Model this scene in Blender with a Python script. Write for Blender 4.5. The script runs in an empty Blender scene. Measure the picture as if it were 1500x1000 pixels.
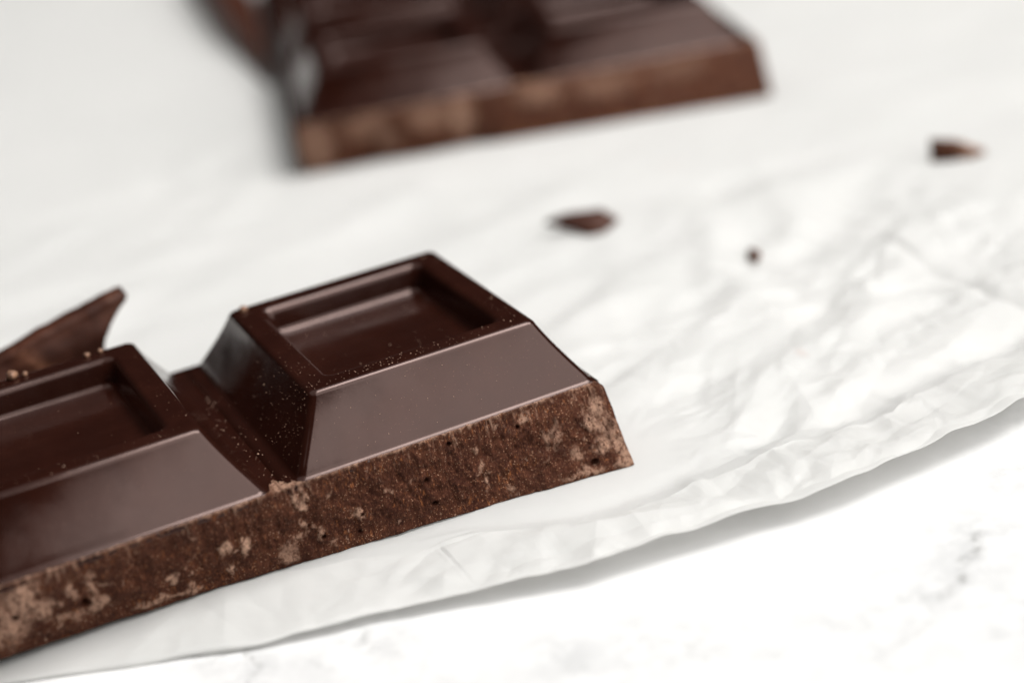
import bpy, bmesh, math, random
import numpy as np
from mathutils import Matrix, Vector

MM = 0.001                      # everything below is written in millimetres
scene = bpy.context.scene

# ------------------------------------------------------------------ camera
cam_data = bpy.data.cameras.new('camera')
cam_data.sensor_width = 36.0
cam_data.lens = 62.8825
cam_data.clip_start = 0.005
cam_data.clip_end = 30.0
cam = bpy.data.objects.new('camera', cam_data)
scene.collection.objects.link(cam)
CR = [[0.8914027144285143, 0.2930625600808321, -0.3457101916176976],
      [-0.431190318716659, 0.3135159026761092, -0.8460394126837179],
      [-0.13955683342102085, 0.9032287166870044, 0.4058346653471637]]
CP = (-35.8080988033164, -143.17952613691227, 83.25453778838843)
cam.matrix_world = Matrix([[*CR[0], CP[0]*MM], [*CR[1], CP[1]*MM], [*CR[2], CP[2]*MM], [0, 0, 0, 1]])
cam_data.dof.use_dof = True
cam_data.dof.focus_distance = 0.1690
cam_data.dof.aperture_fstop = 10.5
cam_data.dof.aperture_blades = 9
scene.camera = cam

# ------------------------------------------------------------------ room light
world = bpy.data.worlds.new('World')
scene.world = world
world.use_nodes = True
world.node_tree.nodes['Background'].inputs['Color'].default_value = (0.95, 0.97, 1.0, 1)
world.node_tree.nodes['Background'].inputs['Strength'].default_value = 0.012

def area(name, loc, target, sx, sy, power, color=(1, 1, 1)):
    d = bpy.data.lights.new(name, 'AREA')
    d.shape = 'RECTANGLE'; d.size = sx; d.size_y = sy
    d.energy = power; d.color = color
    o = bpy.data.objects.new(name, d)
    scene.collection.objects.link(o)
    o.location = loc
    o.rotation_euler = (Vector(target) - Vector(loc)).to_track_quat('-Z', 'Y').to_euler()
    return o

area('overhead_softbox', (0.62, -0.10, 1.50), (0.04, 0.03, 0.0), 0.88, 0.88, 29.5, (1.0, 0.985, 0.965))
area('window_light', (1.15, -1.30, 1.50), (0.04, 0.02, 0.0), 2.3, 1.9, 46.5, (1.0, 0.985, 0.965))
area('overhead_fill', (0.15, 0.3, 2.2), (0.15, 0.3, 0.0), 3.2, 3.0, 20.0, (1.0, 0.99, 0.975))  # added wide fill lamp that softens the shadows; no ceiling is built

scene.view_settings.view_transform = 'Standard'
scene.view_settings.look = 'None'
scene.view_settings.exposure = 0.0
scene.view_settings.gamma = 1.0
scene.render.engine = 'CYCLES'
try:
    scene.cycles.max_bounces = 8
    scene.cycles.use_denoising = True
except Exception:
    pass

# ------------------------------------------------------------------ noise helpers
def _hash(ix, iy, seed):
    h = (ix.astype(np.int64) * 374761393 + iy.astype(np.int64) * 668265263 + seed * 974634777) & 0xFFFFFFFF
    h = ((h ^ (h >> 13)) * 1274126177) & 0xFFFFFFFF
    h = (h ^ (h >> 16)) & 0xFFFFFFFF
    return h

def perlin(x, y, seed=0):
    x = np.asarray(x, float); y = np.asarray(y, float)
    x0 = np.floor(x); y0 = np.floor(y); fx = x - x0; fy = y - y0
    def g(ix, iy, dx, dy):
        a = _hash(ix, iy, seed) / 4294967296.0 * 2 * math.pi
        return np.cos(a) * dx + np.sin(a) * dy
    u = fx**3 * (fx * (fx * 6 - 15) + 10); v = fy**3 * (fy * (fy * 6 - 15) + 10)
    a = g(x0, y0, fx, fy); b = g(x0 + 1, y0, fx - 1, fy)
    c = g(x0, y0 + 1, fx, fy - 1); d = g(x0 + 1, y0 + 1, fx - 1, fy - 1)
    return 1.41 * ((a * (1 - u) + b * u) * (1 - v) + (c * (1 - u) + d * u) * v)

def fbm(x, y, seed=0, octs=4, gain=0.5):
    s = 0; a = 1.0; n = 0
    for k in range(octs):
        s = s + a * perlin(x * 2**k + 13.7 * k, y * 2**k - 7.1 * k, seed + k); n += a; a *= gain
    return s / n

def worley(x, y, seed=0):
    """distance to nearest and second nearest jittered point, and a hash of the nearest cell"""
    x0 = np.floor(x); y0 = np.floor(y)
    f1 = np.full(np.shape(x), 9.0); f2 = f1.copy(); cid = np.zeros(np.shape(x))
    for i in (-1, 0, 1):
        for j in (-1, 0, 1):
            ix = x0 + i; iy = y0 + j
            px = ix + _hash(ix, iy, seed) / 4294967296.0; py = iy + _hash(ix, iy, seed + 91) / 4294967296.0
            d = np.hypot(x - px, y - py)
            near = d < f1
            f2 = np.where(near, f1, np.minimum(f2, d)); cid = np.where(near, _hash(ix, iy, seed + 37) / 4294967296.0, cid)
            f1 = np.where(near, d, f1)
    return f1, f2, cid

def facets(x, y, seed=0):
    """crumpled sheet: the upper envelope of low pyramids, so flat faces meet in straight creases"""
    def pyr(seed):
        x0 = np.floor(x); y0 = np.floor(y)
        best = np.full(np.shape(x), -9.0)
        for i in range(-2, 3):
            for j in range(-2, 3):
                ix = x0 + i; iy = y0 + j
                h = [_hash(ix, iy, seed + k) / 4294967296.0 for k in (0, 5, 9, 14, 21)]
                dx = x - (ix + h[0]); dy = y - (iy + h[1])
                a = h[3] * 2 * math.pi; c, s = np.cos(a), np.sin(a)
                u = dx * c + dy * s; v = -dx * s + dy * c
                d = np.maximum(np.maximum(u, -0.75 * u + 0.7 * v), np.maximum(-0.5 * u - 0.9 * v, (0.5 + 0.5 * h[4]) * u - 0.8 * v))
                best = np.maximum(best, 0.55 * h[2] - d * 0.9)
        return best
    return 0.75 * pyr(seed) - 0.55 * pyr(seed + 400) + 0.0

def smooth(a, b, x):
    t = np.clip((x - a) / (b - a), 0, 1)
    return t * t * (3 - 2 * t)

def seg_dist(x, y, pts):
    d = np.full(np.shape(x), 1e9)
    for (ax, ay), (bx, by) in zip(pts[:-1], pts[1:]):
        vx, vy = bx - ax, by - ay
        t = np.clip(((x - ax) * vx + (y - ay) * vy) / (vx * vx + vy * vy + 1e-9), 0, 1)
        d = np.minimum(d, np.hypot(x - ax - t * vx, y - ay - t * vy))
    return d

# ------------------------------------------------------------------ object helpers
def make_mesh(name, verts, faces, mat, smooth_shade=True, attrs=None):
    me = bpy.data.meshes.new(name)
    me.from_pydata([tuple(v) for v in (np.asarray(verts, float) * MM)], [], faces)
    me.update()
    if smooth_shade:
        me.polygons.foreach_set('use_smooth', np.ones(len(me.polygons), bool))
    for k, v in (attrs or {}).items():
        at = me.attributes.new(k, 'FLOAT', 'POINT')
        at.data.foreach_set('value', np.ascontiguousarray(v, np.float32).ravel())
    if mat: me.materials.append(mat)
    return me

def grid_mesh(name, X, Y, Z, mat, attrs=None, flip=False):
    r, c = X.shape
    me = bpy.data.meshes.new(name)
    co = np.stack([X, Y, Z], -1).reshape(-1, 3).astype(np.float32) * MM
    me.vertices.add(r * c)
    me.vertices.foreach_set('co', co.ravel())
    i = np.arange(r * c).reshape(r, c)
    q = np.stack([i[:-1, :-1], i[:-1, 1:], i[1:, 1:], i[1:, :-1]], -1).reshape(-1, 4)
    if flip: q = q[:, ::-1]
    n = len(q)
    me.loops.add(n * 4); me.loops.foreach_set('vertex_index', q.ravel().astype(np.int32))
    me.polygons.add(n)
    me.polygons.foreach_set('loop_start', (np.arange(n) * 4).astype(np.int32))
    try: me.polygons.foreach_set('loop_total', np.full(n, 4, np.int32))
    except Exception: pass
    me.update(calc_edges=True); me.validate()
    me.polygons.foreach_set('use_smooth', np.ones(len(me.polygons), bool))
    for k, v in (attrs or {}).items():
        at = me.attributes.new(k, 'FLOAT', 'POINT')
        at.data.foreach_set('value', np.ascontiguousarray(v, np.float32).ravel())
    me.materials.append(mat)
    return me

def link(name, me, parent=None, loc=None, rotz=0.0, kind=None):
    o = bpy.data.objects.new(name, me)
    scene.collection.objects.link(o)
    if parent: o.parent = parent
    if loc is not None: o.location = Vector(loc) * MM
    o.rotation_euler = (0, 0, rotz)
    if kind: o['kind'] = kind
    return o

def tag(o, label, cat, group=None):
    o['label'] = label; o['category'] = cat
    if group: o['group'] = group

# ------------------------------------------------------------------ materials
class NT:
    def __init__(s, name):
        s.m = bpy.data.materials.new(name); s.m.use_nodes = True
        s.t = s.m.node_tree; s.p = s.t.nodes['Principled BSDF']
        tc = s.t.nodes.new('ShaderNodeTexCoord'); mp = s.t.nodes.new('ShaderNodeMapping')
        mp.inputs['Scale'].default_value = (1000, 1000, 1000)
        s.t.links.new(tc.outputs['Object'], mp.inputs['Vector']); s.co = mp.outputs['Vector']
    def put(s, sock, v):
        if hasattr(v, 'is_output'): s.t.links.new(v, sock)
        else: sock.default_value = v
    def noise(s, scale, detail=4, rough=0.5, vec=None):
        n = s.t.nodes.new('ShaderNodeTexNoise'); n.inputs['Scale'].default_value = scale
        n.inputs['Detail'].default_value = detail; n.inputs['Roughness'].default_value = rough
        s.t.links.new(vec or s.co, n.inputs['Vector']); return n.outputs['Fac']
    def voronoi(s, scale, feature='F1', vec=None, out='Distance'):
        n = s.t.nodes.new('ShaderNodeTexVoronoi'); n.feature = feature; n.inputs['Scale'].default_value = scale
        s.t.links.new(vec or s.co, n.inputs['Vector']); return n.outputs[out]
    def scaled(s, sc):
        n = s.t.nodes.new('ShaderNodeMapping'); n.inputs['Scale'].default_value = sc
        s.t.links.new(s.co, n.inputs['Vector']); return n.outputs['Vector']
    def ramp(s, v, a, b, lo=0.0, hi=1.0):
        n = s.t.nodes.new('ShaderNodeMapRange'); n.interpolation_type = 'SMOOTHSTEP'
        s.put(n.inputs['Value'], v)
        n.inputs['From Min'].default_value = a; n.inputs['From Max'].default_value = b
        n.inputs['To Min'].default_value = lo; n.inputs['To Max'].default_value = hi
        return n.outputs['Result']
    def math(s, op, a, b=0.0):
        n = s.t.nodes.new('ShaderNodeMath'); n.operation = op
        s.put(n.inputs[0], a); s.put(n.inputs[1], b); return n.outputs[0]
    def mix(s, f, a, b):
        n = s.t.nodes.new('ShaderNodeMix'); n.data_type = 'RGBA'
        s.put(n.inputs[0], f); s.put(n.inputs[6], a); s.put(n.inputs[7], b); return n.outputs[2]
    def attr(s, name):
        n = s.t.nodes.new('ShaderNodeAttribute'); n.attribute_name = name; return n.outputs['Fac']
    def bump(s, h, dist, strength=1.0, normal=None):
        n = s.t.nodes.new('ShaderNodeBump'); n.inputs['Distance'].default_value = dist * MM
        n.inputs['Strength'].default_value = strength
        s.t.links.new(h, n.inputs['Height'])
        if normal: s.t.links.new(normal, n.inputs['Normal'])
        return n.outputs['Normal']
    def set(s, **k):
        for n, v in k.items(): s.put(s.p.inputs[n.replace('_', ' ')], v)

def rgb(r, g, b): return (r, g, b, 1.0)

def mat_smooth():
    n = NT('moulded_dark_chocolate')
    cloud = n.noise(0.16, 5, 0.6)
    c = n.mix(n.ramp(cloud, 0.35, 0.7), rgb(0.0155, 0.0041, 0.0025), rgb(0.0220, 0.0062, 0.0038))
    spots = n.math('LESS_THAN', n.voronoi(0.75), 0.10)
    gate = n.ramp(n.noise(0.22, 2), 0.48, 0.60)
    c = n.mix(n.math('MULTIPLY', n.math('MULTIPLY', spots, gate), 0.6), c, rgb(0.012, 0.004, 0.003))
    dust = n.math('LESS_THAN', n.voronoi(2.3), 0.075)
    dgate = n.ramp(n.noise(0.13, 3), 0.46, 0.62)
    c = n.mix(n.math('MULTIPLY', n.math('MULTIPLY', dust, dgate), 0.35), c, rgb(0.28, 0.16, 0.10))
    r = n.ramp(n.noise(0.11, 6, 0.65), 0.3, 0.72, 0.09, 0.25)
    n.set(Base_Color=c, Roughness=r)
    n.p.inputs['IOR'].default_value = 1.5
    n.p.inputs['Specular Tint'].default_value = (1.0, 0.74, 0.68, 1)
    b = n.bump(n.noise(6.0, 3), 0.004, 0.6)
    b = n.bump(n.noise(0.16, 3), 0.07, 0.5, b)
    n.set(Normal=b)
    return n.m

def mat_broken():
    n = NT('snapped_chocolate')
    streak = n.scaled((2.6, 2.6, 0.8))
    fine = n.noise(5.0, 6, 0.8, n.scaled((1.25, 1.25, 0.55)))
    c = n.mix(n.ramp(n.noise(0.5, 6, 0.7), 0.35, 0.68), rgb(0.060, 0.0165, 0.0078), rgb(0.112, 0.036, 0.0178))
    c = n.mix(n.ramp(fine, 0.54, 0.66, 0, 0.85), c, rgb(0.33, 0.140, 0.076))
    c = n.mix(n.ramp(fine, 0.46, 0.36, 0, 0.9), c, rgb(0.018, 0.0050, 0.0030))
    ora = n.math('MULTIPLY', n.ramp(n.noise(1.3, 5, 0.7, streak), 0.56, 0.66), n.attr('orange'))
    c = n.mix(n.math('MULTIPLY', ora, 0.8), c, rgb(0.40, 0.140, 0.050))
    pale = n.math('MULTIPLY', n.ramp(n.noise(1.0, 6, 0.75, n.scaled((2.2, 2.2, 0.9))), 0.60, 0.68), n.ramp(n.noise(0.30, 4, 0.6), 0.42, 0.60))
    c = n.mix(n.math('MULTIPLY', pale, 0.9), c, rgb(0.50, 0.310, 0.220))
    gr = n.math('MULTIPLY', n.math('LESS_THAN', n.voronoi(3.4), 0.20), n.ramp(n.noise(0.5, 5, 0.7), 0.38, 0.60))
    c = n.mix(n.math('MULTIPLY', gr, 0.85), c, rgb(0.52, 0.300, 0.190))
    bl = n.math('MULTIPLY', n.attr('bloom_and_lit'), n.ramp(n.noise(1.8, 6, 0.85, n.scaled((1.3, 1.3, 0.75))), 0.41, 0.53, 0.0, 1.0))
    c = n.mix(bl, c, rgb(0.66, 0.400, 0.280))
    n.set(Base_Color=c, Roughness=0.6)
    n.p.inputs['Specular IOR Level'].default_value = 0.15
    b = n.bump(n.noise(2.0, 5, 0.7), 0.35, 0.9)
    b = n.bump(fine, 0.2, 1.0, b)
    n.set(Normal=b)
    return n.m

def mat_crumb():
    n = NT('chocolate_crumb')
    c = n.mix(n.ramp(n.noise(1.5, 4), 0.35, 0.7), rgb(0.10, 0.045, 0.025), rgb(0.32, 0.17, 0.10))
    n.set(Base_Color=c, Roughness=0.6)
    return n.m

def mat_dust():
    n = NT('chocolate_dust')
    n.set(Base_Color=rgb(0.36, 0.23, 0.16), Roughness=0.6)
    return n.m

def mat_chip():
    n = NT('chip_chocolate')
    c = n.mix(n.ramp(n.noise(0.25, 3), 0.35, 0.7), rgb(0.034, 0.0100, 0.0055), rgb(0.066, 0.021, 0.011))
    c = n.mix(n.math('MULTIPLY', n.attr('bloom_and_lit'), n.ramp(n.noise(1.2, 5, 0.7), 0.3, 0.6)), c, rgb(0.30, 0.13, 0.075))
    n.set(Base_Color=c, Roughness=0.5)
    n.p.inputs['Specular IOR Level'].default_value = 0.2
    n.set(Normal=n.bump(n.noise(1.2, 4), 0.10, 0.4))
    return n.m

def mat_paper():
    n = NT('white_parchment')
    c = n.mix(n.ramp(n.noise(0.05, 4), 0.35, 0.7), rgb(0.77, 0.772, 0.76), rgb(0.80, 0.798, 0.787))
    c = n.mix(n.math('MULTIPLY', n.attr('stain_and_shade'), 0.5), c, rgb(0.62, 0.38, 0.32))
    n.set(Base_Color=c, Roughness=0.45)
    n.p.inputs['Specular IOR Level'].default_value = 0.4
    b = n.bump(n.noise(2.2, 5, 0.6), 0.03, 0.5)
    n.set(Normal=b)
    tr = n.t.nodes.new('ShaderNodeBsdfTranslucent'); tr.inputs['Color'].default_value = rgb(0.86, 0.855, 0.84)
    mx = n.t.nodes.new('ShaderNodeMixShader'); mx.inputs[0].default_value = 0.50
    n.t.links.new(n.p.outputs[0], mx.inputs[1]); n.t.links.new(tr.outputs[0], mx.inputs[2])
    n.t.links.new(mx.outputs[0], n.t.nodes['Material Output'].inputs['Surface'])
    return n.m

def mat_marble():
    n = NT('white_marble')
    jit = n.ramp(n.noise(0.9, 6, 0.75), 0.36, 0.66)
    v = n.math('MULTIPLY', n.attr('vein'), jit)
    c = n.mix(n.ramp(n.noise(0.035, 5, 0.6), 0.45, 0.75, 0, 0.5), rgb(0.70, 0.70, 0.697), rgb(0.60, 0.603, 0.605))
    c = n.mix(n.math('MULTIPLY', n.attr('cloud'), n.ramp(n.noise(0.3, 6, 0.65), 0.35, 0.65)), c, rgb(0.40, 0.405, 0.41))
    c = n.mix(v, c, rgb(0.22, 0.216, 0.208))
    n.set(Base_Color=c, Roughness=0.22)
    return n.m

M_SMOOTH, M_BROKEN, M_CRUMB, M_DUST, M_CHIP, M_PAPER, M_MARBLE = (
    mat_smooth(), mat_broken(), mat_crumb(), mat_dust(), mat_chip(), mat_paper(), mat_marble())

# ------------------------------------------------------------------ marble worktop
MARBLE_Z = -1.55
def axis(lo, a, b, hi, fine, coarse_n):
    left = lo + (a - lo) * (1 - np.linspace(1, 0, coarse_n) ** 2) if lo < a else np.array([a])
    right = b + (hi - b) * np.linspace(0, 1, coarse_n) ** 2
    return np.unique(np.concatenate([left, np.arange(a, b, fine), right]))

mx = axis(-96, -40, 95, 420, 0.35, 24)
my = axis(-260, -62, 4, 460, 0.35, 24)
X, Y = np.meshgrid(mx, my)
wx = X + 1.1 * fbm(X / 3.0, Y / 3.0, 3, 4); wy = Y + 1.1 * fbm(X / 3.0 + 50, Y / 3.0, 7, 4)
vein = np.zeros_like(X); cloud = np.zeros_like(X)
for pts, w, s in (
    ([(-10.1, -6.0), (-10.4, -9.5), (-10.4, -11.4), (-10.3, -12.8), (-11.8, -14.0), (-13.5, -17)], 0.20, 0.75),
    ([(-15, -6.5), (-13.2, -8.6), (-11, -8.2)], 0.18, 0.5),
    ([(-0.6, -12.7), (-0.8, -15.5), (0.2, -16.6)], 0.35, 0.45),
    ([(-6.7, -13.0), (-5.4, -16.4), (-4.2, -19.8)], 0.3, 0.18),
    ([(-0.8, -15.5), (1.5, -19.5), (2.5, -25)], 0.4, 0.12),
    ([(50.2, -33.3), (47.9, -35.2), (44.4, -37.7), (41.9, -39.0), (39.5, -37.6)], 0.45, 0.75),
    ([(44.4, -37.7), (38.0, -41.5), (33, -43)], 0.5, 0.3),
    ([(26, -38), (19, -33), (11, -29)], 0.7, 0.16),
    ([(70, -22), (64, -27), (58, -26)], 0.6, 0.22),
    ([(20, -30.5), (22, -34)], 0.4, 0.3)):
    d = seg_dist(wx, wy, pts)
    vein = np.maximum(vein, s * np.exp(-(d / w) ** 2)); 
    cloud = np.maximum(cloud, min(1.0, 0.5 + s) * 0.45 * np.exp(-(d / (w * 9 + 1.2)) ** 2))
for cx, cy, r, s in ((11.8, -27.5, 4.5, 0.5), (18.3, -28.7, 5, 0.4), (33, -40, 6, 0.5), (44, -45, 8, 0.5), (68, -22, 7, 0.4), (2, -27, 5, 0.35)):
    cloud = np.maximum(cloud, s * np.exp(-(((wx - cx) ** 2 + (wy - cy) ** 2) / r ** 2)))
marble = link('marble_worktop', grid_mesh('marble_worktop', X, Y, np.full_like(X, MARBLE_Z), M_MARBLE,
                                          dict(vein=vein, cloud=cloud)), kind='structure')
marble['label'] = 'white polished marble worktop with faint grey veins under the paper'

# ------------------------------------------------------------------ chocolate dimensions
A, B, H, T, G = 30.0, 32.0, 6.44, 8.0, 3.88       # square width, depth, height, slab thickness, groove
SLOPE = math.radians(62.6)
PX, PY = A + G, B + G

BACK_ORIGIN = (37.0, 108.4)          # outer front left corner of the far bar at slab-top height
BACK_YAW = math.radians(-15.5)

# ------------------------------------------------------------------ parchment paper
EDGE = [(-140, 40, -1.5), (-80, 16.5, -1.5), (-40, 3.0, -1.4), (-27.4, -1.9, -1.30), (-22.6, -3.8, -1.25), (-15.3, -7.0, -1.10), (-10.3, -9.2, -1.00), (-6.2, -10.5, -0.80),
        (-3.3, -11.3, -0.60), (0.4, -12.1, -0.40), (4.3, -13.7, -0.10), (9.0, -15.2, 0.20), (11.8, -16.5, 0.35), (15.2, -17.9, 0.50),
        (21.5, -19.1, 0.80), (29.7, -20.1, 1.00), (34.6, -20.9, 1.10), (39.6, -21.7, 1.20), (45.1, -21.9, 1.30), (54.8, -21.6, 1.30),
        (65.9, -20.3, 1.45), (90, -17.0, 1.5), (140, -8, 1.2), (320, 30, 0)]
RAW = [(-140, 52, -0.3), (-80, 28, -0.3), (-40, 12.0, -0.25), (-20, 4.5, -0.2), (-6, 0.0, -0.15), (3.7, -3.9, 0.10), (9.9, -5.9, 0.50), (13.5, -7.2, 0.80), (19.0, -10.5, 1.20), (23.2, -12.8, 1.40),
       (30.6, -13.2, 1.50), (37.5, -12.4, 1.60), (39.8, -12.3, 1.80), (45.0, -12.1, 1.70), (50.1, -12.8, 1.70), (55.9, -13.1, 1.70),
       (59.1, -11.6, 1.90), (65.8, -10.6, 2.00), (72.5, -10.3, 2.00), (90, -8, 2.0), (140, 2, 1.6), (320, 42, 0)]
EDGE = np.array(EDGE); RAW = np.array(RAW)
pxs = axis(-90, -36, 92, 320, 0.17, 60)

def bar_mask(x, y):
    """1 away from the two bars, 0 under them"""
    d1 = np.maximum(np.maximum(x - 33, -80 - x), np.maximum(-6.0 - y, y - 34))
    cx, cy = BACK_ORIGIN; c, s = math.cos(-BACK_YAW), math.sin(-BACK_YAW)
    u = (x - cx) * c - (y - cy) * s; v = (x - cx) * s + (y - cy) * c
    d2 = np.maximum(np.maximum(u - 70, -2 - u), np.maximum(-5 - v, v - 140))
    return smooth(0.0, 9.0, d1) * smooth(0.0, 9.0, d2), d1, d2

def crumple(x, y):
    c, s = math.cos(0.15), math.sin(0.15)
    u = (x * c + y * s); v = (-x * s + y * c)
    wu = u + 1.0 * fbm(u / 14, v / 14, 31, 3); wv = v + 1.0 * fbm(u / 14 + 9, v / 14, 37, 3)
    right = 0.35 + 0.65 * smooth(20, 55, x - 0.25 * y)
    z = 0.55 * fbm(u / 60, v / 38, 41, 3)
    z = z + right * 1.2 * facets(wu / 24, wv / 13, 43)
    z = z + right * 0.3 * facets(wu / 10 + 3, wv / 5.2, 47)
    z = z - right * 0.10 * np.exp(-np.abs(perlin(wu / 13, wv / 8, 53)) * 22)
    z = z + right * 0.05 * facets(wu / 4.2, wv / 2.4, 59)
    return z

def folds(x, y, n, box, rmin, rmax, amp, seed, ang=0.2, spread=0.6):
    """straight fold lines: the sheet is bent by a small angle along each, fading out smoothly round it"""
    q = random.Random(seed); z = np.zeros(np.shape(x))
    for _ in range(n):
        cx, cy, R = q.uniform(box[0], box[1]), q.uniform(box[2], box[3]), q.uniform(rmin, rmax)
        a = ang + q.gauss(0, spread); am = amp * q.uniform(0.35, 1.3) * q.choice((1, 1, -1)); sk = q.uniform(-0.6, 0.6)
        sel = (np.abs(x - cx) < R) & (np.abs(y - cy) < R)
        if not sel.any(): continue
        dx, dy = x[sel] - cx, y[sel] - cy
        sd = -dx * math.sin(a) + dy * math.cos(a)
        al = dx * math.cos(a) + dy * math.sin(a)
        w = np.clip(1 - (al / R) ** 2 - (sd / (R * q.uniform(0.3, 0.55))) ** 2, 0, 1) ** 1.5
        z[sel] += am * (sk * sd - np.abs(sd) + 0.12 * R) * w
    return z

LONG_CREASE = [(79.5, 34), (82.3, 20.8), (81.2, 6.4), (81.6, -1.0), (84, -8)]
def paper_z(x, y):
    m, d1, d2 = bar_mask(x, y)
    z = -0.06 + m * (0.62 * crumple(x, y) + 0.25)
    z = z + m * (folds(x, y, 50, (30, 102, -14, 50), 14, 34, 0.11, 5, 0.3, 0.35) + folds(x, y, 110, (30, 100, -14, 40), 6, 15, 0.17, 6, 0.3, 0.45)
                 + folds(x, y, 120, (32, 96, -16, 22), 2.5, 6, 0.18, 8, 0.3, 0.7) + folds(x, y, 30, (30, 100, -10, 40), 8, 20, 0.14, 11, 1.9, 0.4)
                 + folds(x, y, 70, (-40, 95, 30, 130), 14, 34, 0.08, 7, 0.3, 0.6) + folds(x, y, 70, (-10, 50, -16, 8), 3, 9, 0.12, 9, 0.0, 0.5))
    dc = seg_dist(x + 0.6 * perlin(x / 5, y / 5, 71), y, LONG_CREASE)
    z = z - 0.55 * np.exp(-dc / 0.8) + 0.2 * np.exp(-((dc - 2.0) / 1.6) ** 2)
    return -1.2 + np.where(z > -0.7, z + 1.2, 0.5 * np.exp(np.minimum(0, (z + 0.7)) / 0.5))

jag = 0.06 * fbm(pxs / 4.0, pxs * 0, 5, 2)
ex = np.interp(pxs, EDGE[:, 0], EDGE[:, 1]); ez = np.interp(pxs, EDGE[:, 0], EDGE[:, 2])
k = np.exp(-(np.arange(-8, 9) / 4.0) ** 2); k /= k.sum()
inner = slice(8, -8)
ex[inner] = np.convolve(ex, k, 'same')[inner]; ez[inner] = np.convolve(ez, k, 'same')[inner]
ex = ex + jag + 0.14 * fbm(pxs / 11.0, pxs * 0 + 3, 8, 2)
ez = ez - 0.25 * smooth(-5, 10, pxs) + 0.06 * fbm(pxs / 9.0, pxs * 0 + 1, 6, 2)
# the fold line is a chain of short straight runs with small kinks
q = random.Random(77); kx = [-92.0]
while kx[-1] < 322: kx.append(kx[-1] + q.uniform(2.0, 7.0))
ex = ex + np.interp(pxs, kx, [q.gauss(0, 0.20) for _ in kx]); ez = ez + np.interp(pxs, kx, [q.gauss(0, 0.10) for _ in kx])
ez = ez - 0.25 * smooth(-8, 6, pxs)
ez = np.maximum(ez, MARBLE_Z + 0.08)
ry = np.interp(pxs, RAW[:, 0], RAW[:, 1]) + 0.7 * fbm(pxs / 6.0, pxs * 0, 15, 2)
rz = np.interp(pxs, RAW[:, 0], RAW[:, 2])

s_rows = np.concatenate([np.arange(0, 44, 0.17), 44 + (430 - 44) * np.linspace(0, 1, 170)[0:] ** 1.35])
Xp = np.tile(pxs, (len(s_rows), 1)); Yp = ex[None, :] + s_rows[:, None]
Zp = paper_z(Xp, Yp)
# rise from the folded edge to the crumpled field
wb = smooth(0.0, 1.0, np.clip(s_rows[:, None] / np.maximum(ry - ex, 1.0)[None, :], 0, 1.6) / 1.35)
Zedge = ez[None, :] + 0.0 * Zp
hemw = np.clip(s_rows[:, None] / np.maximum(ry - ex, 1.0)[None, :], 0, 1)
Zp = Zedge * (1 - wb) + Zp * wb - 0.75 * np.sin(np.pi * hemw) * smooth(-8, 4, Xp)
Zp = np.maximum(Zp, MARBLE_Z + 0.06)
# behind the loose raw edge of the hem the sheet falls away as a short ridge
behind = Yp - ry[None, :]
ridge = 0.30 + 0.55 * np.clip(fbm(pxs / 6.0, pxs * 0, 19, 2) + 0.35, 0, 1)
ridge = ridge * smooth(0, 10, pxs)
Zp = Zp + np.where(behind > 0, np.exp(-behind / 1.5), 1.0) * ridge[None, :] - 0.35 * np.exp(-((behind - 3.2) / 1.6) ** 2) * smooth(2, 12, Xp)
bm_, d1_, d2_ = bar_mask(Xp, Yp)
under = (d1_ < 0.0) | (d2_ < 0)
Zp = np.where(under, np.minimum(Zp, -0.05), Zp)
stain_and_shade = np.exp(-(((Xp - 57.2) / 0.5) ** 2 + ((Yp - 4.4) / 0.9) ** 2)) * 0.8
stain_and_shade = np.maximum(stain_and_shade, 0.25 * np.exp(-(((Xp - 78.3) / 1.5) ** 2 + ((Yp - 68.3) / 1.8) ** 2)))  # shade of a small dimple in the sheet, painted as a faint smudge
paper = link('parchment_paper', grid_mesh('parchment_paper', Xp, Yp, Zp, M_PAPER, dict(stain_and_shade=stain_and_shade)))
tag(paper, 'crumpled white parchment paper with a folded front hem lying on marble', 'baking paper')

# the folded-over hem: starts at the outer fold, climbs back over the sheet to a loose raw edge
NW = 84
w = np.linspace(0, 1, NW) ** 1.15
W = np.tile(w[:, None], (1, len(pxs)))
Xh = np.tile(pxs, (NW, 1)); Yh = ex + (ry - ex) * W - 0.30 * np.sin(np.pi * np.clip(W / 0.14, 0, 1)) 
base_r = np.array([np.interp(ry[i], Yp[:, i], Zp[:, i]) for i in range(len(pxs))])
rzz = base_r + 0.05
Zh = ez * (1 - W) + rzz * W + 0.14 * (1 - np.exp(-W / 0.03)) * (1 - W)
Zh = Zh + 0.15 * np.sin(np.pi * W) * smooth(-5, 10, Xh)
u = Xh; v = (Yh - ex)
wu = u + 0.5 * fbm(u / 7, v / 7, 61, 3); wv = v + 0.5 * fbm(u / 7 + 9, v / 7, 67, 3)
amp = np.sin(np.pi * np.clip(W, 0.0, 1.0)) ** 0.4 * (0.55 + 0.45 * smooth(-12, 6, Xh))
Zh = Zh + amp * (0.7 * (facets(wu / 15.0, wv / 9.0, 73) + 0.1) + 0.12 * (facets(wu / 5.5, wv / 3.6, 79) + 0.1)
                 + 0.05 * facets(wu / 1.6, wv / 1.4, 83)
                 + folds(Xh, Yh, 70, (-30, 95, -24, -4), 6, 16, 0.15, 15, 0.1, 0.9) + folds(Xh, Yh, 130, (-30, 95, -24, -4), 2, 6, 0.11, 16, 0.3, 1.0)
                 + folds(Xh, Yh, 110, (-30, 95, -24, -13), 3, 10, 0.12, 17, 1.0, 1.0))
d1h = bar_mask(Xh, Yh)[1]
Zmain_at = np.stack([np.interp(Yh[:, i], Yp[:, i], Zp[:, i]) for i in range(len(pxs))], 1)
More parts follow.
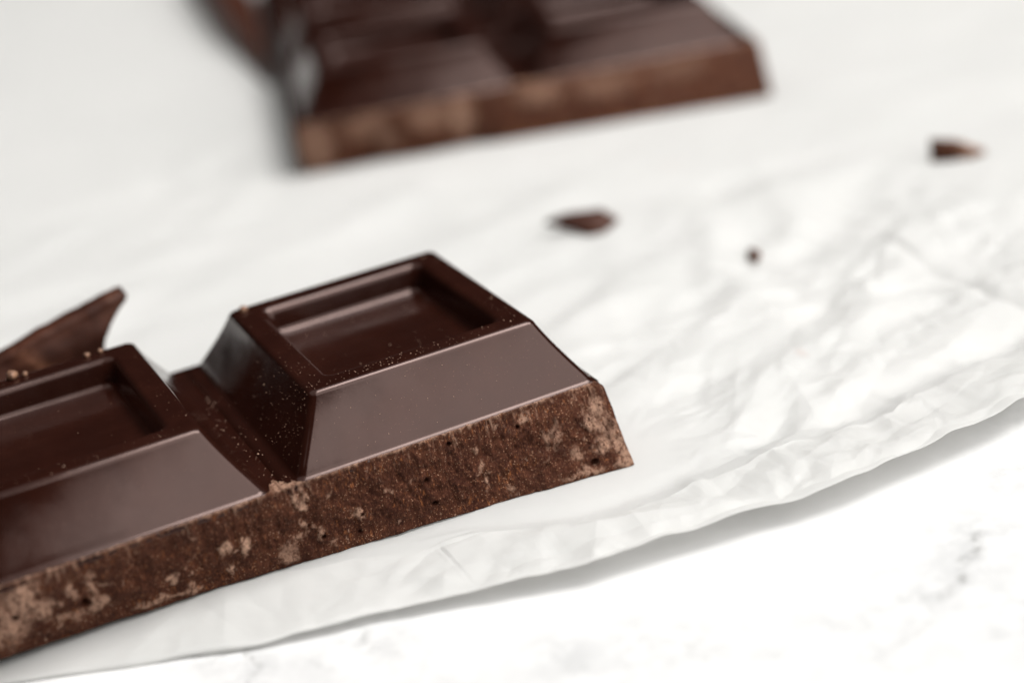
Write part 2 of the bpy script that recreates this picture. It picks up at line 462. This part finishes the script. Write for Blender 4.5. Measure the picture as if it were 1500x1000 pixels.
Zh = np.maximum(Zh, Zmain_at + 0.05 * np.minimum(1, W * 12))
# tuck the hem below the bar where the bar rests on it
keep = smooth(-0.5, 2.0, d1h)
Zh = np.where(d1h < 2.0, np.minimum(Zh, -0.03 + keep * (np.maximum(Zh, 0) + 0.03)), Zh)
hem = link('folded_hem', grid_mesh('folded_hem', Xh, Yh, Zh, M_PAPER, dict(stain_and_shade=Zh * 0)), paper)
hem['label'] = 'narrow strip of paper folded back over the front edge'

# ------------------------------------------------------------------ moulded chocolate square
def rounded_ring(x0, x1, y0, y1, r, z, nc=7):
    pts = []
    for cx, cy, a0 in ((x1 - r, y1 - r, 0), (x0 + r, y1 - r, 90), (x0 + r, y0 + r, 180), (x1 - r, y0 + r, 270)):
        for k in range(nc):
            a = math.radians(a0 + 90 * k / (nc - 1))
            pts.append((cx + r * math.cos(a), cy + r * math.sin(a), z))
    return pts

def square_profile():
    """(inset from the base rectangle, height, corner radius) from the groove floor up over the rim and down into the recess"""
    P = []
    # the flanks are slightly hollow: they start at 55 degrees and steepen to 66 degrees below the rim
    a0, a1 = math.radians(56.5), math.radians(65)
    rf, rt = 0.75, 0.72
    fil = [(rf * math.sin(a0 * k / 8), rf * (1 - math.cos(a0 * k / 8))) for k in range(9)]
    z0, z1 = fil[-1][1], H - rt * (1 - math.cos(a1))
    flank = [(0.0, z0)]; N = 60
    for k in range(N):
        a = a0 + (a1 - a0) * ((k + 0.5) / N) ** 2.2
        flank.append((flank[-1][0] + (z1 - z0) / N / math.tan(a), flank[-1][1] + (z1 - z0) / N))
    run = flank[-1][0]
    i_top = 3.78                # where the rim begins
    i_b = i_top - rt * math.sin(a1) - run                 # foot of the flank
    i0 = i_b - rf * math.sin(a0)
    P.append((i0 - 0.03, 0.0, 0.9))
    for fi, fz in fil: P.append((i0 + fi, fz, 0.85))
    for q in (1, 8, 16, 24, 32, 40, 47, 53, 59): P.append((i_b + flank[q][0], flank[q][1], 0.75))
    for k in range(9):
        t = a1 * (1 - k / 8)
        P.append((i_top - rt * math.sin(t), H - rt + rt * math.cos(t), 0.7))
    ci = i_top
    P.append((ci + 0.04, H, 0.7))
    # recess
    D, RW, r1, r2 = 2.75, math.radians(74), 0.8, 0.85
    ro = 5.35                                        # where the rim starts to roll into the recess
    P.append((ro - 0.04, H, 1.1)); 
    for k in range(9):
        t = RW * k / 8
        P.append((ro + r1 * math.sin(t), H - r1 * (1 - math.cos(t)), 1.15))
    wi, wz = P[-1][0], P[-1][1]
    zf = H - D + r2 * (1 - math.cos(RW))             # height where the lower fillet starts
    wi2 = wi + (wz - zf) / math.tan(RW)
    for f in (0.03, 0.5, 0.97):
        P.append((wi + (wi2 - wi) * f, wz + (zf - wz) * f, 1.2))
    for k in range(9):
        t = RW * (1 - k / 8)
        P.append((wi2 + r2 * (math.sin(RW) - math.sin(t)), zf - r2 * (math.cos(t) - math.cos(RW)), 1.1))
    P.append((P[-1][0] + 0.05, H - D, 1.1))
    return P

def square_mesh(name, mf, mb, ml, mr, skirt=0.6, A=A, B=B):
    """mf, mb, ml, mr: margins of the groove floor round the square that belong to it"""
    rings = [rounded_ring(-ml, A + mr, -mf, B + mb, 0.02, -skirt), rounded_ring(-ml, A + mr, -mf, B + mb, 0.02, 0.0)]
    for i, z, r in square_profile():
        mfm = min(-i, mf - 0.02) if i < 0 else -i
        x0, x1, y1 = i, A - i, B - i
        y0 = i if i > 0 else -min(-i, mf - 0.02)
        x0 = x0 if i > 0 else -min(-i, ml - 0.02); x1 = x1 if i > 0 else A + min(-i, mr - 0.02)
        y1 = y1 if i > 0 else B + min(-i, mb - 0.02)
        rings.append(rounded_ring(x0, x1, y0, y1, max(r, 0.05), z))
    n = len(rings[0]); verts = [p for r in rings for p in r]
    faces = []
    for a in range(len(rings) - 1):
        for k in range(n):
            k2 = (k + 1) % n
            faces.append((a * n + k, a * n + k2, (a + 1) * n + k2, (a + 1) * n + k))
    # recess floor as a fan of quads towards a slightly raised centre
    last = (len(rings) - 1) * n
    verts.append((A / 2, B / 2, square_profile()[-1][1]))
    c = len(verts) - 1
    for k in range(n):
        faces.append((last + k, last + (k + 1) % n, c))
    return make_mesh(name, verts, faces, M_SMOOTH)

def slab_mesh(name, x0, x1, y0, y1, draft=0.7):
    r = 0.6; rings = []
    for z, ins in ((0.0, -draft + 0.35), (0.3, -draft), (T - r, 0.0)):
        rings.append(rounded_ring(x0 + ins, x1 - ins, y0 + (0 if ins > 0 else 0), y1 - ins, 1.2, z))
    for k in range(1, 7):
        t = math.pi / 2 * k / 6
        i = r * (1 - math.cos(t)) * 1.0
        rings.append(rounded_ring(x0 + i, x1 - i, y0, y1 - i, 1.2, T - r + r * math.sin(t) - 0.03))
    n = len(rings[0]); verts = [p for q in rings for p in q]; faces = []
    for a in range(len(rings) - 1):
        for k in range(n):
            k2 = (k + 1) % n
            faces.append((a * n + k, a * n + k2, (a + 1) * n + k2, (a + 1) * n + k))
    faces.append(tuple(range(n - 1, -1, -1)))
    faces.append(tuple((len(rings) - 1) * n + k for k in range(n)))
    return make_mesh(name, verts, faces, M_SMOOTH)

def snapped_face(name, x0, x1, step, bottom_xy, top_y, seed, holes=(), patches=(), end_draft=0.6, wav=0.25, back=4.0, orange_amp=1.0, round_ends=(True, True)):
    """rough snapped side of the slab: a displaced sheet that returns over the top, bottom and ends"""
    us = np.arange(x0, x1 + step * 0.5, step); ns = max(20, int(T / step))
    ts = np.linspace(1, 0, ns)                       # 1 = top
    U, S = np.meshgrid(us, ts)
    zt = T + 0.02
    yb = np.interp(us, [b[0] for b in bottom_xy], [b[1] for b in bottom_xy])
    yb = yb + wav * fbm(us / 6.0, us * 0, seed, 4)
    ytop = top_y - 0.03 - 0.16 * np.clip(fbm(us / 2.0, us * 0 + 5, seed + 1, 5, 0.65) + 0.25, 0, 1)
    ztop = T + 0.03 + 0.10 * np.clip(fbm(us / 0.9, us * 0 + 9, seed + 15, 4), -0.2, 1)
    ZZ = ztop * S
    YY = ytop * S + yb * (1 - S)
    edge = np.sin(np.pi * np.clip(S, 0, 1)) ** 0.5
    rough = 0.40 * fbm(U / 5.0, ZZ / 4.0, seed + 2, 3) + 0.55 * fbm(U / 1.3, ZZ / 1.7, seed + 3, 6, 0.62)
    rough = rough + 0.22 * fbm(U / 0.45, ZZ / 3.2, seed + 21, 4, 0.6) * smooth(0.5, 5.5, ZZ)
    f1, f2, cid = worley(U / 0.9 + 0.4 * perlin(U, ZZ, seed), ZZ / 1.3, seed + 4)
    rough = rough + 0.10 * (cid - 0.5) * smooth(0.0, 0.25, f2 - f1)
    YY = YY + rough * (0.25 + 0.75 * edge)
    # bloom and orange crumb coverage
    bloom_and_lit = np.zeros_like(U)
    wU = U + 1.3 * fbm(U / 1.6, ZZ / 1.6, seed + 6, 6, 0.65); wZ = ZZ + 1.3 * fbm(U / 1.6 + 31, ZZ / 1.6, seed + 7, 6, 0.65)
    for (px, pz, ru, rz_, s) in patches:
        d = np.sqrt(((wU - px) / ru) ** 2 + ((wZ - pz) / rz_) ** 2)
        bloom_and_lit = np.maximum(bloom_and_lit, s * smooth(1.25, 0.55, d + 0.45 * fbm(U / 0.7, ZZ / 0.9, seed + 16, 4, 0.6)))
    free = smooth(0.30, 0.48, fbm(U / 2.6, ZZ / 1.8, seed + 9, 5, 0.6)) * 0.55
    bloom_and_lit = np.maximum(bloom_and_lit, free)
    stri = smooth(0.10, 0.45, fbm(U / 0.32, ZZ / 3.0, seed + 17, 3)) * smooth(2.4, 0.2, T - ZZ) * smooth(-0.35, 0.1, fbm(U / 7, ZZ * 0, seed + 18, 2))
    bloom_and_lit = np.maximum(bloom_and_lit, 0.6 * stri); YY = YY - 0.06 * stri
    # crumbly light lip directly under the moulded edge
    lip = smooth(0.75, 0.1, (zt - ZZ) + 0.5 * fbm(U / 0.5, ZZ / 2, seed + 11, 3) + 0.35) * smooth(-0.35, 0.1, fbm(U / 2.5, ZZ * 0, seed + 12, 3))
    bloom_and_lit = np.maximum(bloom_and_lit, 1.0 * lip)
    YY = YY - 0.12 * bloom_and_lit
    orange = orange_amp * smooth(0.0, 0.35, fbm(U / 6, ZZ / 3, seed + 13, 3) + 0.12)
    for (px, pz, r) in holes:
        d = np.hypot(U - px, ZZ - pz)
        YY = YY + 0.9 * smooth(r * 1.1, r * 0.45, d)
        bloom_and_lit = np.where(d < r * 1.3, bloom_and_lit * smooth(r * 0.9, r * 1.5, d), bloom_and_lit); orange = np.where(d < r * 1.4, 0, orange)
    # draft of the ends: the slab is wider at its foot; rounded upper corners
    XX = U.copy()
    for side, sg in ((0, -1), (1, 1)):
        if not round_ends[side]: continue
        f = smooth(2.0, 0.0, (U - x0) if side == 0 else (x1 - U))
        XX = XX + sg * f * (end_draft * (1 - S) - 0.55 * smooth(0.90, 1.0, S) ** 2)
    # frame of returning vertices
    def pad(Mx, top=None, bot=None, lft=None, rgt=None):
        Mx = np.vstack([Mx[:1] if top is None else top, Mx, Mx[-1:] if bot is None else bot])
        return np.hstack([Mx[:, :1], Mx, Mx[:, -1:]])
    XX2 = pad(XX); ZZ2 = pad(ZZ); YY2 = pad(YY); BL = pad(bloom_and_lit); OR = pad(orange)
    YY2[0, :] = back; YY2[-1, :] = back; YY2[:, 0] = back; YY2[:, -1] = back
    ZZ2[0, :] = T - 0.05
    return grid_mesh(name, XX2, YY2, ZZ2, M_BROKEN, dict(bloom_and_lit=BL, orange=OR), flip=True)

def dust_mesh(name, spots, seed):
    rnd = random.Random(seed); verts = []; faces = []
    for (x, y, z, r) in spots:
        b = len(verts)
        q = r * 0.75 * math.exp(rnd.gauss(0, 0.4)); rr = [q * rnd.uniform(0.75, 1.2) for _ in range(6)]
        a = rnd.uniform(0, 6.28); c, s = math.cos(a), math.sin(a)
        for k, (dx, dy, dz) in enumerate(((1, 0, 0), (0, 1, 0), (-1, 0, 0), (0, -1, 0), (0, 0, 0.8), (0, 0, -0.8))):
            verts.append((x + rr[k] * (dx * c - dy * s), y + rr[k] * (dx * s + dy * c), z + rr[k] * dz))
        for f in ((0, 1, 4), (1, 2, 4), (2, 3, 4), (3, 0, 4), (1, 0, 5), (2, 1, 5), (3, 2, 5), (0, 3, 5)):
            faces.append(tuple(b + q for q in f))
    return make_mesh(name, verts, faces, M_DUST, False)

def empty(name, loc, rotz=0.0):
    o = bpy.data.objects.new(name, None); scene.collection.objects.link(o)
    o.empty_display_size = 0.01; o.location = Vector(loc) * MM; o.rotation_euler = (0, 0, rotz); return o

# ------------------------------------------------------------------ near bar: one row of squares
near = empty('chocolate_bar', (0, 0, 0))
tag(near, 'dark chocolate strip of recessed squares with rough snapped side, sharp at the front', 'chocolate')
mesh_r = square_mesh('square', 0.72, 0.55, G / 2, 0.75)
mesh_l = square_mesh('square', 0.72, 0.55, G / 2, G / 2)
for k, me in ((0, mesh_r), (1, mesh_l), (2, mesh_l)):
    link('square', me, near, (-k * PX, 0, T))
link('slab', slab_mesh('slab', -2 * PX - 3, A + 0.95, 1.6, B + 0.75), near)
holes = [(-21.44, 3.08, 0.46), (27.91, 1.09, 0.42), (14.33, 6.95, 0.22), (11.37, 4.25, 0.30), (11.74, 1.88, 0.27), (4.68, 3.01, 0.16), (0.71, 2.0, 0.24),
         (-0.41, 3.59, 0.15), (21.39, 6.36, 0.20), (-27.5, 4.1, 0.25), (4.2, 1.3, 0.2)]
patches = [(-26.6, 6.0, 1.5, 1.5, 0.85), (-28.5, 3.9, 2.4, 2.6, 0.7), (-25.2, 4.1, 1.4, 1.1, 0.8), (-22.5, 4.9, 0.55, 1.1, 0.75), (-20.6, 5.0, 0.55, 1.3, 0.7), (-20.3, 2.7, 1.0, 1.1, 0.75), (-23, 2.2, 1.6, 0.6, 0.5),
           (-8.35, 3.9, 0.55, 0.9, 1.0), (-6.7, 3.5, 0.55, 1.0, 1.0), (-8.4, 1.5, 0.6, 0.6, 0.95), (-13.6, 2.6, 0.6, 0.5, 0.95), (-11.87, 2.5, 0.4, 0.35, 0.8), (-15.3, 1.0, 2.4, 0.35, 0.7), (-12.5, 0.9, 1.8, 0.3, 0.6),
           (-1.3, 6.7, 0.35, 0.8, 0.9), (-0.2, 6.9, 0.35, 0.7, 0.8), (-0.7, 6.0, 0.4, 0.5, 0.8), (-0.8, 3.9, 0.35, 0.9, 0.75), (-2.9, 1.5, 1.0, 1.1, 0.55), (-1.7, 2.6, 0.5, 0.5, 0.6), (4.3, 3.3, 0.5, 0.35, 0.85), (0.3, 2.7, 0.45, 0.7, 0.7), (17.2, 2.5, 0.4, 0.9, 0.75),
           (22.2, 7.0, 0.7, 0.5, 0.7), (29.6, 5.2, 0.8, 2.2, 0.75), (30.6, 2.0, 0.9, 2.6, 0.75), (28.4, 4.4, 0.8, 1.0, 0.8), (29.2, 2.4, 0.8, 0.8, 0.8), (26.3, 2.4, 0.6, 0.9, 0.6), (24.9, 4.4, 0.7, 1.4, 0.45), (26.4, 0.6, 2.2, 0.4, 0.6),
           (23.8, 4.6, 0.4, 1.0, 0.45), (-33, 5, 3, 2, 0.6)]
link('snapped_side', snapped_face('snapped_side', -2 * PX - 3, A + 0.95, 0.11,
     [(-80, 3.0), (-29.7, 1.4), (-11.6, 0.4), (4.7, -1.4), (15.6, -2.3), (31.3, -4.6), (33, -5)], -0.74, 101, holes, patches, wav=0.4,
     round_ends=(False, True)), near)
rnd = random.Random(4)
spots = []
_fl = [(z, i) for i, z, r in square_profile() if z > 0.3][:18]
def foot(z): return float(np.interp(z, [q[0] for q in _fl], [q[1] for q in _fl]))
def top_spot(k):
    """random point on the rim of square k (front and left sides get most of the dust)"""
    while True:
        x = rnd.uniform(3.5, A - 3.5); y = rnd.uniform(3.5, B - 3.5)
        on_rim = x < 5.6 or x > A - 5.6 or y < 5.6 or y > B - 5.6
        if not on_rim: continue
        if y > 12 and rnd.random() < 0.6: continue
        return x - k * PX, y, T + H
for _ in range(200):
    x, y, z = top_spot(0); spots.append((x, y, z, rnd.choice((0.02, 0.03, 0.035, 0.05)) * rnd.uniform(0.7, 1.3)))
for _ in range(60):                                   # scatter along the middle of the front rim
    x = min(26, max(4, rnd.gauss(11, 4.5))); spots.append((x, rnd.uniform(3.9, 5.6), T + H, rnd.uniform(0.025, 0.08)))
for _ in range(70):
    x, y, z = top_spot(1); spots.append((x, y, z, rnd.uniform(0.02, 0.05)))
for _ in range(110):                                  # front slope
    z = rnd.uniform(0.6, H - 0.5); x = rnd.uniform(foot(z) + 0.5, A - foot(z) - 0.5); spots.append((x, foot(z) - 0.01, T + z, rnd.uniform(0.02, 0.05)))
for _ in range(190):                                  # left flank of the right square
    z = rnd.uniform(0.4, H - 0.3); y = abs(rnd.gauss(0, 9)) + foot(z) + 0.4
    if y < B - 4: spots.append((foot(z) - 0.01, y, T + z, rnd.uniform(0.02, 0.05)))
for _ in range(60):                                   # groove floor
    spots.append((rnd.uniform(-3.2, -0.5), rnd.uniform(0, 24), T, rnd.uniform(0.03, 0.09)))
for _ in range(50):                                   # recess floors
    k = rnd.choice((0, 0, 1)); spots.append((rnd.uniform(8, A - 8) - k * PX, rnd.uniform(8, B - 8), T + H - 2.75, rnd.uniform(0.03, 0.07)))
link('cocoa_dust', dust_mesh('cocoa_dust', spots, 9), near, kind='stuff')

# ------------------------------------------------------------------ far bar: four rows of two squares
far = empty('chocolate_bar', (BACK_ORIGIN[0], BACK_ORIGIN[1], 0), BACK_YAW)
tag(far, 'larger piece of dark chocolate two squares wide lying out of focus behind the strip', 'chocolate')
MARG = 2.0
FA, FB = B, A                       # the far piece lies a quarter turn round: its squares are wider than deep
FPX, FPY = FA + G, FB + G
mesh_front = [square_mesh('square', 0.72, G / 2, MARG - 0.2, G / 2, 0.6, FA, FB), square_mesh('square', 0.72, G / 2, G / 2, MARG + 0.8, 0.6, FA, FB)]
mesh_rest = [square_mesh('square', G / 2, G / 2, MARG - 0.2, G / 2, 0.6, FA, FB), square_mesh('square', G / 2, G / 2, G / 2, MARG + 0.8, 0.6, FA, FB)]
for row in range(4):
    for col in range(2):
        link('square', (mesh_front if row == 0 else mesh_rest)[col], far, (MARG + col * FPX, 0.4 + row * FPY, T))
far_w = 2 * FA + G + 2 * MARG + 1.0
link('slab', slab_mesh('slab', 0, far_w, 2.0, 0.4 + 4 * FPY - G + 1.2, 0.1), far)
link('snapped_side', snapped_face('snapped_side', 0, far_w, 0.25,
     [(-1, 1.4), (6, 0.5), (12, 0.8), (19, -0.3), (26, 0.1), (30, -1.2), (45, -2.5), (72, -4.8)], -0.34, 211, [],
     [(3, 4, 3.0, 4.0, 0.6), (11, 5.8, 4, 2.2, 0.45), (14, 3, 2, 2, 0.35), (21, 5.6, 4, 2.4, 0.5), (25.5, 5.0, 2.0, 3.6, 0.8), (38, 6, 4, 1.8, 0.5), (48, 5.5, 5, 2, 0.35), (60, 6, 5, 1.5, 0.3)],
     orange_amp=1.2, end_draft=0.05), far)

# ------------------------------------------------------------------ loose pieces
def hull_mesh(name, pts, mat, cuts=2, disp=0.1, seed=1, freq=1.5, smooth_it=0.3, bloom_and_lit=None):
    bm = bmesh.new()
    for p in pts: bm.verts.new(p)
    bmesh.ops.convex_hull(bm, input=list(bm.verts))
    loose = [v for v in bm.verts if not v.link_faces]
    if loose: bmesh.ops.delete(bm, geom=loose, context='VERTS')
    bmesh.ops.subdivide_edges(bm, edges=list(bm.edges), cuts=cuts, use_grid_fill=True)
    bmesh.ops.triangulate(bm, faces=list(bm.faces))
    if smooth_it: bmesh.ops.smooth_vert(bm, verts=list(bm.verts), factor=smooth_it, use_axis_x=True, use_axis_y=True, use_axis_z=True)
    bm.normal_update()
    co = np.array([v.co[:] for v in bm.verts])
    d = disp * (perlin(co[:, 0] * freq + co[:, 2] * 0.7, co[:, 1] * freq + co[:, 2] * freq, seed) + 0.5 * perlin(co[:, 0] * freq * 2.3, co[:, 2] * freq * 2.3 + co[:, 1], seed + 3))
    for v, dd in zip(bm.verts, d): v.co += v.normal * dd
    verts = [v.co[:] for v in bm.verts]; bm.verts.index_update()
    faces = [[v.index for v in f.verts] for f in bm.faces]
    bm.free()
    me = make_mesh(name, verts, faces, mat, True)
    n = len(verts)
    vb = np.zeros(n) if bloom_and_lit is None else bloom_and_lit(np.array(verts))
    for nm, val in (('bloom_and_lit', vb), ('orange', np.full(n, 0.25))):
        at = me.attributes.new(nm, 'FLOAT', 'POINT'); at.data.foreach_set('value', np.ascontiguousarray(val, np.float32))
    return me

# dark piece lying against the left side of the far bar
o = link('chocolate_shard', hull_mesh('chocolate_shard', [(1.6, 0, 0.0), (2.9, 0.5, 0.0), (13.4, 40, 0), (28, 95, 0), (14, 95, 0), (6.2, 45, 0), (2.2, 1, 2.0), (2.9, 1, 2.6), (13.2, 40, 8.5), (27, 94, 9), (15, 94, 8.5), (7.0, 45, 8.0)], M_CHIP, 3, 0.3, 17, 0.3, 0.1), None, (48.6, 164.0, -0.05))
tag(o, 'dark blurred chocolate piece at the top edge, against the left side of the far piece', 'chocolate shard')

# big shard standing behind the left square: an irregular slab with a hollow right end
def shard_mesh():
    top = [(-76, 0.6), (-60, 3.2), (-45, 6.0), (-30, 8.8), (-18.9, 11.5), (-14.3, 12.9), (-9.5, 13.9), (-6.5, 14.6), (-4.6, 14.9)]
    right = [(-4.4, 14.9), (-5.6, 14.2), (-7.0, 13.1), (-8.0, 11.8), (-8.5, 10.2), (-8.4, 8.0), (-7.6, 5.0), (-6.0, 0.0)]
    tx = np.array([p[0] for p in top]); tz = np.array([p[1] for p in top])
    rx = np.array([p[0] for p in right])[::-1]; rzv = np.array([p[1] for p in right])[::-1]
    nu, nv = 150, 44
    Ug, Vg = np.meshgrid(np.linspace(0, 1, nu), np.linspace(0, 1, nv))
    # v: height fraction; at each v the right boundary comes from the hollow edge, the left one from the top line
    zr = Vg * 15.5
    xr = np.interp(zr, rzv, rx); xl = np.full_like(xr, -76.0)
    XX = xl + (xr - xl) * Ug
    zt = np.interp(XX, tx, tz)
    ZZ = Vg * zt + 0.15 * fbm(XX / 2, Vg * 3, 5, 3) * Vg
    def side(y, sg, seed):
        return y + sg * (0.55 * fbm(XX / 6, ZZ / 4, seed, 4) + 0.8 * smooth(0.72, 1.0, Vg) ** 2 * -1)
    F = side(39.6, -1, 3) + 0.05 * ZZ; Bk = side(44.6, 1, 9) + 0.02 * ZZ
    Yf = np.vstack([F, Bk[::-1]]); Xf = np.vstack([XX, XX[::-1]]); Zf = np.vstack([ZZ, ZZ[::-1]])
    Yf = np.vstack([Yf, Yf[:1]]); Xf = np.vstack([Xf, Xf[:1]]); Zf = np.vstack([Zf, Zf[:1]])
    # close the right end
    mid = (Yf[:, -1:] * 0 + 42.1)
    Xf = np.hstack([Xf, Xf[:, -1:] - 0.4]); Zf = np.hstack([Zf, Zf[:, -1:]]); Yf = np.hstack([Yf, mid])
    bl = smooth(0.15, 0.4, fbm(Xf / 4, Zf / 3, 77, 4)) * 0.15
    arc = np.abs(np.hypot(Xf + 11.0, Zf - 14.0) - 6.0)
    bl = np.maximum(bl, 0.5 * np.exp(-(arc / 0.7) ** 2) * (Zf < 12))
    return grid_mesh('chocolate_shard', Xf, Yf, Zf, M_CHIP, dict(bloom_and_lit=bl, orange=Zf * 0 + 0.3))
shard = link('chocolate_shard', shard_mesh())
tag(shard, 'long brown broken shard with a hollow right end standing behind the left square', 'chocolate shard')

def chip(name, pts, loc, label, cat, seed, mat=M_CHIP, disp=0.18, group=None, cuts=2, freq=1.2, bloom_and_lit=None):
    o = link(name, hull_mesh(name, pts, mat, cuts, disp, seed, freq, 0.05, bloom_and_lit), None, loc)
    tag(o, label, cat, group)
    return o

G_CHIP = 'chips scattered on the paper'
def on_paper(x, y):
    return float(paper_z(np.array([[x]]), np.array([[y]]))[0, 0])

cu, cv = np.array((0.9, -0.436)), np.array((0.436, 0.9))       # directions along and away used to lay out the chips
def lay(pts): return [(p[0] * cu[0] + p[1] * cv[0], p[0] * cu[1] + p[1] * cv[1], p[2]) for p in pts]
chip('chocolate_chip', lay([(-5.2, 0.6, 1.5), (-4.4, 1.0, 2.0), (-2, -0.8, 0.7), (0.5, -2.2, 0.0), (2.4, -2.2, 0.0), (4.4, -0.4, 1.0), (4.8, 0.2, 0.8), (2.6, 1.6, 2.1), (-1.0, 1.8, 2.2), (-2.6, 1.4, 2.1), (1.6, -1.2, 1.5), (0, 1, 0), (3, 1, 0)]),
     (57.4, 54.6, on_paper(57.4, 54.6) - 0.15), 'almond-shaped dark chocolate chip on the paper just in front of the far piece', 'chocolate chip', 21, group=G_CHIP)
chip('chocolate_chip', lay([(-3.6, -0.6, 0.0), (-3.4, 0.6, 2.9), (-2.3, -0.9, 2.7), (-0.4, -0.8, 2.3), (-0.5, 0.9, 2.4), (3.6, -1.0, 0.35), (3.9, 0.2, 0.5), (2.2, -1.5, 0.1), (1.2, 1.0, 1.5), (-1, -1.5, 0), (-3, 1.3, 0), (3, 1, 0.1)]),
     (106.9, 41.0, on_paper(106.9, 41) - 0.1), 'wedge-shaped chocolate chip with a pale sloping end at the far right of the paper', 'chocolate chip', 33, M_BROKEN, group=G_CHIP,
     bloom_and_lit=lambda v: 0.5 * smooth(-0.5, 1.2, v[:, 0] * 0.9 - v[:, 1] * 0.436))  # light on the upward slope, painted in as a paler end
chip('chocolate_chip', lay([(-0.9, 0, 0.2), (-0.6, 0.5, 1.3), (0.2, -0.7, 0), (0.9, -0.3, 0.2), (0.8, 0.4, 1.1), (0.1, -0.1, 1.6), (0, 0.8, 0)]),
     (68.6, 31.4, on_paper(68.6, 31.4) - 0.05), 'tiny round dark crumb alone on the paper between the two bigger chips', 'chocolate chip', 45, disp=0.1, group=G_CHIP, bloom_and_lit=lambda v: v[:, 0] * 0 + 0.35)

G_CR = 'crumbs caught along the rear rim of the left square'
rnd = random.Random(12)
def lump(r, seed):
    q = random.Random(seed)
    return [(r * q.uniform(.6, 1.1) * math.cos(a) * math.cos(e), r * q.uniform(.6, 1.1) * math.sin(a) * math.cos(e), 0.7 * r * math.sin(e))
            for a in (0, .9, 1.8, 2.7, 3.6, 4.5, 5.4) for e in (-1.2, -.3, .5, 1.2)]
for i, (x, y, r, lab) in enumerate(((-19.6, 28.2, 0.75, 'largest tan crumb on the rear rim of the left square, at the picture edge'),
                                    (-18.3, 28.0, 0.40, 'small tan crumb beside the largest one on the rear rim of the left square'),
                                    (-12.0, 28.0, 0.38, 'tan crumb on the rear rim of the left square in front of the shard'),
                                    (-10.6, 28.1, 0.32, 'smaller tan crumb on the left square near the hollow end of the shard'))):
    chip('crumb', lump(r, 50 + i), (x, y, T + H + 0.4 * r), lab, 'crumb', 60 + i, M_CRUMB, 0.08, G_CR, 1, 3.0)
chip('crumb', lump(0.55, 91), (4.6, 27.6, T + H + 0.12), 'flat orange-brown crumb on the rear left corner of the right square rim', 'crumb', 92, M_CRUMB, 0.06, None, 1, 3.0)
